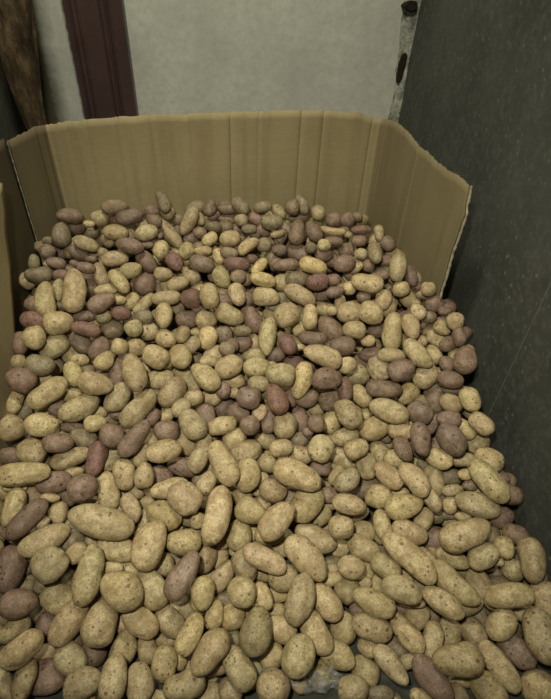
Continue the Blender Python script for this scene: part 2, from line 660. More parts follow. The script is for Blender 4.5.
# ------------------------------------------------------------------ potatoes
# one row per potato seen: photo x, y, length, width, tilt of the long axis, skin and layer
TABLE = """17 605 34 27 0 pt;57 599 33 26 -15 yt;14 630 30 19 35 yn;21 650 42 26 40 yt;46 623 23 18 80 pn;
68 625 45 27 55 yt;99 622 42 31 70 yt;69 659 34 26 -40 yn;46 653 25 16 20 yu;95 653 27 23 80 pu;
24 681 37 21 70 yn;5 684 34 16 -70 yn;50 679 34 30 0 pn;82 684 37 26 20 yn;114 678 40 26 80 yt;
124 647 32 23 75 yn;140 621 39 25 -35 yt;168 621 32 23 -50 yt;181 609 30 23 -40 yn;147 649 27 19 -75 yn;
167 641 23 17 5 yn;190 634 39 22 65 yt;214 614 27 18 75 yn;211 653 47 27 55 yt;165 664 30 24 80 yt;
184 685 41 25 20 yt;140 684 37 25 -85 yn;212 694 25 23 0 yn;190 670 18 18 0 yu;180 656 25 14 90 yu;
211 679 14 14 0 yu;156 604 25 16 0 yn;201 604 21 16 -40 yn;120 604 27 16 10 yu;121 622 21 21 0 yu;
160 696 21 11 0 yn;229 690 25 21 -60 yn;233 617 25 23 80 yn;254 632 42 30 75 nt;282 630 31 24 -15 yt;
270 655 26 23 60 yn;237 668 42 26 -60 yt;298 656 39 31 70 yt;299 610 30 25 70 yt;317 633 45 25 -60 yt;
327 601 37 26 -50 yt;274 610 23 14 5 yu;321 676 27 25 0 mn;273 688 32 30 -30 yn;255 676 25 14 75 yu;
337 657 34 25 -20 yn;343 628 30 25 90 yn;249 610 14 14 0 yu;234 639 16 16 0 mu;263 602 14 14 0 yn;
373 629 39 25 -20 yt;373 603 43 24 -25 yt;407 634 43 21 -50 yt;417 617 27 21 60 yn;432 640 35 19 78 yt;
368 648 21 19 0 yt;391 665 42 19 -48 yt;395 647 27 18 -30 mu;363 673 29 25 -60 yn;353 690 30 25 20 yn;
433 678 48 25 -50 pt;381 694 25 14 0 mn;421 696 21 14 0 yn;432 616 16 16 0 pu;410 601 30 11 -10 yn;
409 661 21 14 20 yu;443 603 42 22 -32 yt;450 634 30 22 85 yn;473 634 29 22 -60 yn;478 615 30 18 -70 mu;
500 624 34 25 50 yt;500 602 27 18 0 yn;516 608 34 21 -20 yu;457 660 48 29 0 yt;499 664 49 23 -52 yt;
516 652 38 25 -45 pn;539 634 50 30 -75 nt;462 679 25 16 -5 yu;488 690 37 27 -50 yt;536 688 34 32 -15 yn;
546 601 37 25 -75 yn;45 540 49 23 25 yt;14 531 27 18 0 pn;10 569 43 27 75 pn;50 564 34 32 30 yt;
72 541 23 21 60 mu;77 553 22 19 50 yt;89 577 54 27 78 yt;117 549 41 24 -10 yn;24 585 27 21 20 yu;
67 580 23 18 90 mu;46 585 23 16 0 mu;91 543 18 14 90 yu;27 567 14 14 0 pu;112 568 21 11 0 yu;
41 612 23 18 60 mu;149 547 48 29 65 yt;185 540 35 24 10 yt;165 565 21 19 60 yn;183 576 48 25 60 pt;
207 559 27 22 80 nn;153 590 39 26 -65 yt;120 589 43 32 -40 yt;203 593 32 22 85 yt;223 576 32 19 60 yt;
213 534 27 21 40 yt;127 569 25 16 -30 yu;220 558 21 16 70 yu;222 543 16 14 0 yu;224 599 23 16 0 mu;
147 608 25 11 -25 yu;172 528 21 9 0 yn;137 531 14 11 0 yu;239 535 30 24 80 yt;265 558 46 22 -28 yt;
245 565 32 24 -70 nt;305 559 50 27 -48 yt;268 532 30 23 20 yt;314 537 43 23 -25 yt;285 542 27 22 70 yn;
242 592 29 27 0 yt;284 577 30 25 10 yt;302 600 49 27 75 yt;265 572 23 19 -10 yn;262 597 27 18 -75 yn;
278 595 21 14 0 yu;257 581 23 11 -30 mu;340 548 18 18 0 yu;332 566 23 16 10 mu;330 579 27 14 10 yu;
341 527 25 23 5 yt;236 551 16 11 0 yu;351 567 26 21 -5 yt;364 533 25 23 0 yn;386 567 30 21 -30 yt;
409 557 61 25 -42 yt;364 549 34 21 -30 yn;346 589 25 24 45 yn;401 591 39 23 -25 yt;381 532 23 16 70 yn;
408 531 34 21 -20 yt;432 540 34 23 0 pu;427 556 21 14 -40 yu;452 559 32 16 -20 yn;405 579 21 16 -30 yu;
378 584 18 14 80 yu;363 583 18 14 0 yu;367 569 18 14 90 yu;424 588 23 14 -30 mu;332 572 18 14 0 yu;
337 577 18 14 0 yu;466 536 50 27 20 yt;482 555 32 23 30 yt;504 548 21 18 -60 yn;516 535 25 18 -20 pn;
532 560 41 25 -80 nt;512 569 22 21 90 yn;455 584 53 23 -42 yt;480 584 32 21 -55 yn;510 597 46 22 5 yt;
428 569 21 11 90 yu;434 556 21 14 -30 yu;500 583 21 14 0 mu;460 569 21 14 -40 mu;499 561 11 9 0 yn;
494 608 18 18 0 mu;539 576 16 14 0 mn;487 567 14 9 0 pu;532 617 27 21 0 yu;23 474 50 22 5 yt;
31 452 29 25 -20 yn;71 458 38 18 18 yn;54 482 32 21 12 pt;83 488 29 26 20 pt;96 459 34 19 75 rt;
109 491 37 21 -80 yt;13 507 37 18 68 yt;27 519 46 21 45 pt;101 522 64 29 -14 yt;33 495 23 18 -30 yu;
66 496 25 21 0 pu;74 472 18 11 10 yu;50 498 18 9 0 yu;91 501 23 11 0 yu;58 513 21 18 90 yu;112 458 27 16 60 yu;
11 456 23 18 0 pu;58 443 29 19 0 pn;14 488 23 9 0 yu;77 533 23 21 60 mu;43 523 14 9 30 yu;123 508 14 9 0 yu;
124 474 30 21 -85 yt;144 476 26 19 80 yt;164 452 35 22 10 yt;182 467 30 18 -20 pn;187 445 22 18 -60 yt;
201 452 39 19 68 yt;224 464 47 24 -65 yt;161 477 23 21 0 pu;217 514 56 27 78 yt;169 489 38 19 15 yt;
185 498 34 29 -35 yt;165 516 35 24 -25 yt;131 508 30 18 -70 yn;147 503 16 14 0 yu;144 520 21 11 80 yu;
151 533 30 18 0 yn;207 483 25 17 60 yn;198 521 16 14 60 yn;136 492 16 11 -30 yu;128 449 23 16 70 pn;
142 455 23 14 60 nn;199 477 18 11 50 mu;208 467 14 14 0 yu;190 457 11 11 0 yu;247 475 32 25 80 yt;
247 452 30 21 20 nt;281 448 23 18 15 yt;267 463 21 18 -20 yn;297 476 50 27 -25 yt;307 505 39 29 50 yt;
300 455 25 19 -20 yn;321 449 27 23 60 yt;321 468 21 16 0 pn;273 491 27 22 -15 yn;251 512 30 24 -30 yt;
276 521 43 27 45 yt;322 516 23 17 65 yn;242 496 21 16 0 yu;263 503 16 14 -30 yn;262 480 14 14 0 yu;
289 497 21 18 0 mu;330 495 21 16 0 pu;233 447 23 14 0 yu;254 533 14 14 0 yu;257 490 11 11 0 yu;
284 460 14 7 0 yu;356 449 25 18 25 yt;343 458 30 18 -30 yn;367 466 26 19 -80 yt;379 451 23 19 -60 yn;
394 459 21 18 10 yn;388 477 32 19 -40 yt;413 480 38 21 -50 yt;347 480 27 19 30 yt;337 475 21 13 60 yn;
349 504 33 19 -15 yt;379 498 27 23 15 yt;405 506 37 23 10 yt;364 488 34 21 10 pu;434 479 31 19 -80 yn;
439 457 27 19 -20 yt;432 500 25 16 -55 yn;383 524 30 17 -75 yn;424 520 25 17 60 yn;400 493 18 11 0 yu;
403 449 27 16 -60 pn;421 449 23 18 -70 mn;444 447 27 14 0 pn;424 465 16 11 -30 mu;417 463 11 11 0 yu;
437 517 14 11 0 mu;464 460 25 14 0 yt;489 459 27 21 -25 yt;476 444 23 19 20 yn;488 482 48 24 -48 yt;
451 477 21 17 0 mn;478 503 41 23 -15 yt;452 491 19 11 10 yn;450 505 18 15 80 yn;503 477 14 11 -30 pu;
512 496 21 17 20 pn;502 517 23 21 15 pn;465 475 14 11 0 yn;470 485 14 11 0 mu;463 516 16 9 0 yu;
448 515 18 11 0 mu;457 447 27 18 -60 pn;21 380 27 23 -15 pt;40 366 27 21 0 mn;48 393 40 22 35 yt;
43 380 18 11 20 yn;73 374 25 18 -70 kt;95 384 34 21 -12 yt;117 398 31 21 50 yt;79 408 40 22 28 yt;
71 395 21 15 -10 yn;42 425 32 23 -5 yt;11 428 25 23 90 yt;16 401 27 14 70 yn;26 408 25 16 50 mn;
95 423 22 16 10 yt;99 412 16 11 0 yn;83 438 27 19 -15 mn;112 436 23 22 0 pt;57 407 18 16 0 pn;71 427 23 9 0 pu;
43 411 14 11 0 yu;55 365 18 18 0 mu;105 361 21 16 50 yn;117 374 25 16 90 pn;87 371 16 14 0 mn;
18 362 14 14 0 yn;117 414 14 11 0 pn;80 360 18 11 0 yn;135 374 37 21 -75 yt;160 379 27 18 5 yt;
140 408 45 22 48 yt;171 393 33 21 50 yt;188 379 32 17 -45 nn;206 377 32 21 -45 yt;195 398 18 15 20 yn;
223 390 17 14 80 pt;229 367 27 21 30 yt;159 361 25 14 -10 yn;181 360 21 14 0 yn;209 361 18 11 0 yn;
212 398 19 17 0 yn;193 425 33 22 -55 yt;167 413 18 14 70 yn;181 408 21 15 50 yn;153 417 18 13 60 pn;
135 438 42 19 50 pt;166 431 25 21 0 pn;222 427 30 18 20 yn;206 414 22 18 -70 pn;224 407 21 18 20 pn;
149 445 27 14 60 yu;181 432 14 14 0 mu;257 368 27 19 0 yt;282 375 30 22 -10 yt;303 380 37 19 75 kt;
234 380 21 16 -10 yt;259 384 22 15 -5 yt;275 400 31 21 -65 rt;250 398 25 21 -20 pt;327 379 29 21 5 pt;
307 400 24 18 20 pn;329 400 25 21 50 pn;322 357 39 21 -20 yt;293 363 21 16 0 rn;239 413 23 18 -15 pn;
250 425 19 19 0 pt;268 423 23 16 75 pn;260 413 18 14 60 yn;285 425 25 22 80 yt;300 419 27 18 -80 pn;
316 423 17 17 0 pt;331 421 23 18 60 yn;299 439 18 16 0 mn;266 439 23 18 -20 yn;234 438 25 21 30 yn;
290 399 18 14 90 pu;234 393 11 11 0 yn;317 409 16 11 0 yu;308 432 11 9 0 pn;359 374 23 22 0 yn;
378 369 26 21 -60 yt;401 372 27 21 20 pt;424 377 26 21 45 yt;383 389 35 17 -5 pt;345 389 25 15 -85 rt;
362 397 25 17 -50 yn;409 395 23 18 45 yn;434 398 30 21 -85 pn;389 411 39 21 -18 yt;348 414 32 22 -50 nt;
400 430 27 17 -5 yt;375 429 29 22 20 yn;420 413 25 22 -30 pt;421 439 34 19 -80 pt;345 437 27 18 15 yn;
391 356 27 14 -5 yt;421 361 27 14 -30 yt;450 380 25 17 -10 pt;447 364 16 14 -20 pn;449 419 23 17 -10 pt;
347 365 18 16 30 yn;335 363 18 16 0 yn;335 377 14 14 0 mn;365 413 14 11 90 yu;433 424 21 11 60 pn;
409 422 14 9 0 yn;415 404 14 11 0 pu;385 438 14 11 0 pu;465 360 27 21 -85 pt;470 400 24 19 -65 yt;
481 424 25 18 -40 yt;451 404 23 18 -30 yn;450 441 34 25 -50 pt;465 429 25 16 -40 yn;452 388 21 14 0 mn;
470 414 11 9 0 mu;45 301 35 19 -85 yt;74 291 43 21 88 yt;29 304 16 15 0 pn;27 321 29 19 -5 rt;
58 323 27 22 10 yt;33 339 23 23 0 yt;56 348 30 21 40 yn;85 316 22 11 0 pn;86 330 29 14 -12 rt;
102 303 27 17 25 pt;104 317 15 13 10 yn;120 313 21 14 -5 rn;19 343 23 16 85 pn;74 356 25 19 -30 yn;
80 343 25 18 -60 pn;100 275 24 14 -70 nn;106 290 23 11 10 yn;112 329 21 18 0 mn;120 347 17 16 0 yn;
98 348 25 18 60 pn;91 288 18 18 0 pn;58 290 23 11 85 yu;38 275 25 16 0 mn;95 323 11 9 0 yu;62 306 14 9 0 mu;
120 300 14 9 0 yn;119 281 27 14 -50 yn;166 298 29 14 8 yt;210 297 25 19 -85 yt;191 298 21 19 0 rt;
164 316 24 17 85 yt;207 320 21 18 0 yt;228 315 30 19 -20 yt;144 284 21 21 0 pn;124 288 25 15 -45 yn;
173 285 25 16 10 yn;163 274 18 13 0 yt;192 277 16 14 0 yn;222 278 22 16 -60 yt;144 304 27 11 45 yn;
132 301 18 14 50 yn;133 328 18 16 0 yn;150 332 19 17 0 yn;144 317 18 14 0 mn;189 319 23 18 0 pn;
166 338 21 17 -20 yn;183 335 18 14 60 nn;157 356 26 22 -40 yt;179 355 25 21 -60 yt;193 345 18 15 50 yn;
208 339 22 18 75 yn;136 348 18 17 0 yn;223 335 19 17 0 mn;213 355 23 18 30 yn;225 301 18 14 0 pu;
177 309 14 14 0 mu;198 332 16 11 0 yu;197 360 18 16 0 mu;232 345 14 14 90 pn;227 349 16 14 0 mn;
300 295 33 17 -28 yt;281 283 17 17 0 yn;263 280 26 14 -15 kt;266 297 27 18 0 yn;237 295 23 16 -70 yt;
252 319 30 18 -60 pn;285 316 26 24 50 yt;310 317 25 16 85 yt;269 337 38 17 82 yt;299 329 14 14 0 yt;
317 282 23 17 10 rt;327 293 27 15 15 pn;325 309 21 14 -10 yn;330 328 30 21 -50 pn;287 344 23 15 -55 rt;
313 338 29 14 -5 pt;241 343 21 17 20 pn;254 355 23 14 0 yn;333 280 16 11 0 pn;297 279 22 15 0 mn;
305 369 18 14 0 mn;277 356 18 14 0 pn;343 346 25 18 0 pn;243 331 18 11 0 mn;243 279 18 14 0 pu;
246 299 16 14 0 pu;275 307 14 9 0 mu;300 347 11 7 0 yn;254 343 18 11 90 yu;340 304 19 11 90 yn;
367 283 30 18 -8 yt;349 288 14 14 0 yn;351 312 27 19 0 yt;371 313 25 21 -30 yt;383 300 21 16 75 yn;
397 277 18 14 10 yn;402 288 17 15 20 yt;354 330 23 17 -10 yt;393 331 37 19 85 yt;411 327 25 16 -75 yt;
411 299 23 17 -40 yn;418 312 17 14 -60 yt;437 288 14 14 0 yt;434 304 18 16 30 pn;442 328 17 14 -30 yn;
435 337 27 17 -35 yn;417 355 34 18 -45 yt;368 341 14 11 0 yn;370 354 21 14 10 pn;418 341 18 11 -10 yn;
433 355 21 16 -60 yn;377 331 18 14 0 pn;428 323 18 14 0 pu;411 277 22 12 -75 pn;423 295 14 9 0 mn;
332 311 11 9 0 yn;335 292 18 11 10 pn;364 297 14 11 0 pu;455 321 18 17 0 yt;459 337 18 13 -80 pt;
448 344 18 14 30 pn;445 311 14 9 0 pn;425 369 21 11 0 yn;429 317 14 11 0 mu;407 365 14 11 0 pu;
61 235 24 18 90 mt;70 217 25 15 -5 pn;78 226 18 15 60 pn;89 224 11 7 0 yn;90 231 16 15 0 mu;
86 244 24 14 -20 nn;79 253 20 13 -30 pn;56 263 18 11 -10 pn;34 262 15 11 90 mn;48 252 15 15 0 mn;
100 218 18 15 0 yn;86 268 18 11 -10 pn;48 241 11 9 0 mn;60 275 16 11 0 pu;75 263 11 9 0 pu;91 259 11 7 0 pn;
98 252 20 9 0 yu;87 277 15 11 0 pu;115 207 26 14 3 mt;130 217 27 15 20 pt;153 211 16 14 0 pn;
154 221 16 13 -30 pn;163 202 22 12 -65 mt;167 212 15 13 -60 nt;178 220 13 11 0 mn;189 220 31 14 65 nt;
116 233 24 15 -5 nn;146 233 22 15 15 yt;130 246 27 15 -10 pt;161 250 18 15 70 yt;115 259 25 14 5 yn;
171 235 34 14 -50 nn;187 251 18 15 45 yn;146 262 25 16 -50 pn;175 262 20 14 -50 rt;131 271 22 15 20 nn;
178 284 22 13 20 yn;160 233 11 7 90 pn;147 245 13 7 0 pu;195 208 20 13 20 mn;210 208 16 12 70 pt;
200 219 13 9 -80 yn;214 216 13 7 30 pn;227 209 18 11 0 pn;240 206 20 14 -45 mt;227 219 18 11 0 pn;
241 220 14 11 0 nt;263 207 18 11 10 mt;279 212 18 11 -50 nn;272 222 22 15 0 mt;255 219 18 11 -30 pn;
263 231 16 13 0 pn;200 233 13 11 0 pn;210 239 16 12 40 yt;230 239 21 16 10 yt;248 246 23 12 35 yt;
264 245 15 14 0 mn;219 256 16 12 -65 yn;203 251 18 9 0 yn;237 264 25 14 -5 rt;202 264 25 16 -15 pt;
259 267 20 11 50 kt;278 265 16 13 0 pn;229 253 18 11 -10 mn;278 234 16 7 15 nn;279 250 15 11 0 pn;
249 229 15 9 0 mn;214 227 15 11 0 mn;252 259 11 9 0 pn;238 277 16 13 0 mn;255 235 11 11 0 mn;
292 207 15 15 0 mt;302 205 21 12 -70 mt;318 213 15 13 -80 nt;297 232 24 16 80 pt;334 220 16 13 0 pt;
348 220 15 14 0 pt;357 217 11 9 0 mn;361 230 20 9 0 rn;333 231 25 8 -10 yn;324 245 14 12 0 yt;
359 241 15 11 0 pn;314 232 20 15 -50 pn;297 217 22 9 0 mn;281 237 18 11 60 mn;299 253 25 16 -20 pn;
286 265 27 12 5 pt;313 266 27 16 -15 kt;344 264 22 16 10 pt;324 255 18 13 0 pn;347 250 16 15 0 pn;
361 254 13 11 0 yn;356 268 16 9 30 yn;368 266 13 13 0 pn;334 241 18 9 -10 pn;348 234 9 7 0 yn;
311 248 11 11 0 mn;379 233 16 10 -85 nt;388 244 15 14 -40 pt;375 253 22 14 -75 nn;398 269 27 17 85 yt;
387 261 15 11 0 pu;383 275 15 9 0 pn;420 286 11 11 0 pn"""
POT = []
for rec in TABLE.replace('\n', '').split(';'):
    s = rec.split()
    if len(s) < 6: continue
    POT.append([float(a) for a in s[:5]] + [s[5][0], s[5][1]])

Y0, Z0, Y1, Z1 = 0.29, 0.075, 1.60, 0.415


def surf(y):
    return Z0 + (Z1 - Z0) * (y - Y0) / (Y1 - Y0)


def on_heap(px, py):
    d = ray(px, py)
    k = (Z1 - Z0) / (Y1 - Y0)
    t = (Z0 + k * (CAM[1] - Y0) - CAM[2]) / (d[2] - k * d[1])
    return CAM + d * t


NSURF = np.array([0, -(Z1 - Z0), (Y1 - Y0)]); NSURF /= np.linalg.norm(NSURF)
rng = np.random.default_rng(11)
N = len(POT)
C0 = np.zeros((N, 3)); D = np.zeros((N, 3)); AX = np.zeros((N, 3)); HL = np.zeros(N); HW = np.zeros(N); T0 = np.zeros(N)
PRI = np.zeros(N)
for i, (px, py, L, Wd, an, col, fl) in enumerate(POT):
    d = ray(px, py)
    q = on_heap(px, py)
    depth = np.dot(q - CAM, fwd)
    Wm = Wd * depth / F_PX * 0.5 * 1.05
    Lm = L * depth / F_PX * 0.5 * 1.05
    a = cos(radians(an)) * IX - sin(radians(an)) * IY
    a = a - d * np.dot(a, d); a /= np.linalg.norm(a)
    # lay the long axis partly down onto the slope, keeping its direction as seen
    den = np.dot(d, NSURF)
    k = -np.dot(a, NSURF) / den
    lay = 0.42 if fl != 't' else 0.32
    al = a + d * k * lay
    al /= np.linalg.norm(al)
    ca = abs(np.dot(al, d)); sa = math.sqrt(1 - ca * ca)
    Lr = math.sqrt(max(Lm ** 2 - (Wm * ca) ** 2, (Wm * .8) ** 2)) / sa
    Lr = min(Lr, 2.3 * Wm if L < 1.9 * Wd else 1.2 * Lm)
    Lr = max(Lr, Wm * 1.02)
    off = {'t': -.15, 'n': .25, 'u': .75}[fl] * Wm
    T0[i] = np.linalg.norm(q - CAM) + off / max(abs(den), .45) * .8
    D[i] = d; AX[i] = al; HL[i] = Lr; HW[i] = Wm
    PRI[i] = {'t': 0, 'n': 1, 'u': 2}[fl] + (0.3 - L * Wd / 4000)
    C0[i] = CAM + d * T0[i]
HT = HW * 0.92
C = C0.copy()
SS = np.array([-.78, -.42, 0, .42, .78])
RR = np.sqrt(1 - np.abs(SS) ** 2.6) * 0.95
RR[0] = RR[-1] = .62


def spheres(C, AX, HL, HW):
    return C[:, None, :] + AX[:, None, :] * (SS[None, :, None] * HL[:, None, None]), RR[None, :] * HW[:, None]


ii, jj = np.triu_indices(N, 1)
for it in range(260):
    P, R = spheres(C, AX, HL * 1.02, HW * 1.06)
    near = np.linalg.norm(C[ii] - C[jj], axis=1) < (HL[ii] + HL[jj])
    a, b = ii[near], jj[near]
    dv = P[a][:, :, None, :] - P[b][:, None, :, :]
    dist = np.linalg.norm(dv, axis=3)
    pen = (R[a][:, :, None] + R[b][:, None, :]) - dist
    pen = pen.reshape(len(a), -1)
    k = pen.argmax(1)
    mx = pen[np.arange(len(a)), k]
    sel = mx > 0.0008
    a, b, k, mx = a[sel], b[sel], k[sel], mx[sel]
    if len(a) == 0: break
    nv = (dv.reshape(-1, 25, 3)[sel][np.arange(len(a)), k]); nv /= np.linalg.norm(nv, axis=1)[:, None] + 1e-9
    # who lies nearer the viewer's side of the heap
    pa = PRI[a] * .6 + (np.einsum('ij,ij->i', C[a] - C[b], NSURF[None, :] + 0 * nv) * -40)
    pb = PRI[b] * .6
    s = np.where(pa < pb, -1.0, 1.0)        # -1: a moves up/towards viewer
    mv = np.zeros_like(C); cnt = np.zeros(N)
    ray_step = (mx * .42)[:, None]
    np.add.at(mv, a, D[a] * ray_step * s[:, None] * np.where(s < 0, .55, 1.0)[:, None] + nv * (mx * .13)[:, None])
    np.add.at(mv, b, -D[b] * ray_step * s[:, None] * np.where(s > 0, .55, 1.0)[:, None] - nv * (mx * .13)[:, None])
    np.add.at(cnt, a, 1); np.add.at(cnt, b, 1)
    mv /= np.maximum(cnt, 1)[:, None] ** .6
    C += np.clip(mv, -.006, .006)
    # stay on the line of sight, near the heap surface
    t = np.einsum('ij,ij->i', C - CAM, D)
    t = np.clip(t, T0 - .035, T0 + .085)
    lat = (C - CAM) - D * t[:, None]
    lat = lat - D * np.einsum('ij,ij->i', lat, D)[:, None]
    ln = np.linalg.norm(lat, axis=1); mxl = HW * .14
    lat *= np.minimum(1, mxl / np.maximum(ln, 1e-9))[:, None] * .985
    C = CAM + D * t[:, None] + lat
    # floor, right wall and box walls
    ez = np.sqrt((AX[:, 2] * HL) ** 2 + (1 - AX[:, 2] ** 2) * HW ** 2)
    ex = np.sqrt((AX[:, 0] * HL) ** 2 + (1 - AX[:, 0] ** 2) * HW ** 2)
    C[:, 2] = np.maximum(C[:, 2], ez * .98)
    C[:, 0] = np.minimum(C[:, 0], RIGHT_X - .005 - ex)
    low = C[:, 0] - ex < -.652
    C[:, 0] = np.where((C[:, 1] < 1.2) & low, -.652 + ex, C[:, 0])
    ub = (TR - TL); ub[2] = 0; ub /= np.linalg.norm(ub); nbk = np.array([ub[1], -ub[0], 0])   # towards the room
    eb = np.sqrt(((AX @ nbk) * HL) ** 2 + (1 - (AX @ nbk) ** 2) * HW ** 2)
    sd = (C - TL) @ nbk - eb - .012
    C = C + nbk * np.maximum(0, -sd)[:, None]
    for pa_, pb_ in ((TR, CR), (CR, EN), (L0, TL)):
        w_ = pb_ - pa_; w_[2] = 0; lw = np.linalg.norm(w_); w_ /= lw
        nw = np.array([w_[1], -w_[0], 0])
        uu_ = (C - pa_) @ w_
        ew = np.sqrt(((AX @ nw) * HL) ** 2 + (1 - (AX @ nw) ** 2) * HW ** 2)
        sw = (C - pa_) @ nw - ew - .010
        hit = (uu_ > -.02) & (uu_ < lw + .015) & (sw < 0) & (sw > -.12)
        C = C + nw * (np.where(hit, -sw, 0))[:, None]
t = np.einsum('ij,ij->i', C - CAM, D)
sc = t / np.linalg.norm(np.array([on_heap(p[0], p[1]) for p in POT]) - CAM, axis=1)
HL *= sc; HW *= sc; HT *= sc

# --- unit potato
def ico(sub):
    bm = bmesh.new(); bmesh.ops.create_icosphere(bm, subdivisions=sub, radius=1.0)
    v = np.array([x.co[:] for x in bm.verts]); f = np.array([[q.index for q in p.verts] for p in bm.faces]); bm.free()
    return v, f


ICO = {3: ico(3), 4: ico(4), 2: ico(2)}
SKIN = {  # base albedo
    'y': (0.58, 0.475, 0.265), 'n': (0.47, 0.385, 0.22), 'm': (0.31, 0.255, 0.16), 'p': (0.29, 0.208, 0.150),
    'r': (0.28, 0.170, 0.130), 'k': (0.66, 0.54, 0.28)}


def potato_verts(hl, hw, ht, seed, sub, kind='y'):
    r = np.random.default_rng(seed)
    v, f = ICO[sub]
    x = v[:, 0]
    yz = v[:, 1:]
    rad = np.linalg.norm(yz, axis=1)
    ang = yz / np.maximum(rad, 1e-9)[:, None]
    pw = r.uniform(2.15, 2.75)
    nr = np.power(np.clip(1 - np.abs(x) ** pw, 0, 1), 1 / 2.0)
    asp = hl / hw
    tp = r.uniform(-.16, .16)
    nr = nr * (1 + tp * x)
    if asp > 1.5:                                  # a slight waist on long ones
        nr = nr * (1 - r.uniform(0, .07) * np.exp(-(x - r.uniform(-.3, .3)) ** 2 / .06))
    p = np.stack([x * hl, ang[:, 0] * nr * hw, ang[:, 1] * nr * ht], 1)
    bend = r.uniform(-.10, .10) * max(0, asp - 1.1)
    p[:, 1] += bend * hl * (x ** 2 - .35)
    p[:, 2] += r.uniform(-.06, .06) * max(0, asp - 1.1) * hl * (x ** 2 - .35)
    h = np.zeros(len(v))
    for _ in range(7):
        kdir = r.normal(size=3) * r.uniform(1.2, 3.4)
        h += np.sin(v @ kdir + r.uniform(0, 6.28)) * .025
    if sub >= 3:
        for _ in range(int(r.integers(4, 9))):     # eyes
            e = r.normal(size=3); e[0] *= 1.5; e /= np.linalg.norm(e)
            dd = np.linalg.norm((v - e) * np.array([min(asp, 2) * .9, 1, 1]), axis=1)
            h += -.055 * np.exp(-(dd / .13) ** 2) + .018 * np.exp(-((dd - .26) / .12) ** 2)
    p += v * (h * hw)[:, None]
    return p


def frame(ax, d):
    z = -d + ax * np.dot(ax, d); z /= np.linalg.norm(z)
    y = np.cross(z, ax)
    return np.stack([ax, y, z], 1)


def skin_of(code, r):
    c = np.array(SKIN[code])
    tint = r.normal(0, .035, 3) * np.array([.5, .5, .9])
    c = c * (1 + tint) * (1 + r.normal(0, .075))
    if code in 'yn' and r.random() < .25:          # greener or dustier ones
        c = c * np.array([.84, .85, .86])
    return np.clip(c, .02, .9)


def set_skin(me, cols):
    at = me.color_attributes.new('skin', 'FLOAT_COLOR', 'POINT')
    at.data.foreach_set('color', np.concatenate([cols, np.ones((len(cols), 1))], 1).astype(np.float32).ravel())


def raw_mesh(name, V, F):
    me = bpy.data.meshes.new(name)
    me.vertices.add(len(V)); me.vertices.foreach_set('co', V.astype(np.float32).ravel())
    me.loops.add(F.size); me.loops.foreach_set('vertex_index', F.astype(np.int32).ravel())
    me.polygons.add(len(F))
    me.polygons.foreach_set('loop_start', np.arange(0, F.size, 3, dtype=np.int32))
    me.polygons.foreach_set('loop_total', np.full(len(F), 3, dtype=np.int32))
    me.polygons.foreach_set('use_smooth', np.ones(len(F), dtype=bool))
    me.update(calc_edges=True)
    me.validate()
    me.materials.append(M_POT)
    return me


# --- which ones show largest
area_vis = []
for (px, py, L, Wd, an, col, fl) in POT:
    inx = max(0, min(551, px + Wd / 2) - max(0, px - Wd / 2)) / max(Wd, 1)
    iny = max(0, min(699, py + Wd / 2) - max(0, py - Wd / 2)) / max(Wd, 1)
    area_vis.append(L * Wd * inx * iny * {'t': 1.0, 'n': .8, 'u': .45}[fl])
order = np.argsort(-np.array(area_vis))
BIG = [int(k) for k in order[:300]]
REST = [int(k) for k in order[300:]]

# --- words that single each one out
CW = {'y': 'yellowish', 'n': 'tan', 'm': 'brown', 'p': 'purplish', 'r': 'reddish', 'k': 'lemon'}


def look(i):
    px, py, L, Wd, an, col, fl = POT[i]
    asp = L / Wd
    depth = np.dot(C[i] - CAM, fwd)
    big = 2 * HL[i] * 2 * HW[i]
    sz = 'big' if big > .0062 else ('small' if big < .0031 else 'medium')
    shp = 'round' if asp < 1.17 else ('plump' if asp < 1.42 else ('oval' if asp < 1.75 else 'long'))
    a = an % 180
    if asp < 1.17: tl = ''
    elif a < 22 or a > 158: tl = ' lying sideways'
    elif a < 68: tl = ' leaning right'
    elif a > 112: tl = ' leaning left'
    else: tl = ' pointing away'
    return sz, shp, CW[col], tl


def place(i):
    px, py = POT[i][0], POT[i][1]
    rows = [(255, 'at back'), (320, 'well behind middle'), (400, 'just behind middle'), (480, 'mid heap'), (560, 'forward of middle'), (630, 'near front'), (800, 'at front edge')]
    cols = [(80, 'far left'), (190, 'left'), (300, 'centre left'), (380, 'centre right'), (455, 'right'), (600, 'far right')]
    r = next(w for v, w in rows if py < v)
    if py < 255:
        cols = [(110, 'far left'), (190, 'left'), (275, 'centre left'), (350, 'centre right'), (600, 'right')]
    c = next(w for v, w in cols if px < v)
    return r, c


def beside(i):
    """nearest neighbour, in words"""
    best = None
    for j in range(N):
        if j == i or POT[j][6] == 'u': continue
        dx, dy = POT[j][0] - POT[i][0], POT[j][1] - POT[i][1]
        dd = hypot(dx, dy) / (POT[i][3] + POT[j][3])
        if best is None or dd < best[0]: best = (dd, j, dx, dy)
    _, j, dx, dy = best
    rel = ('left of' if dx > 0 else 'right of') if abs(dx) > abs(dy) else ('above' if dy > 0 else 'below')
    s, sh, cw, tl = look(j)
    return rel, s, sh, cw


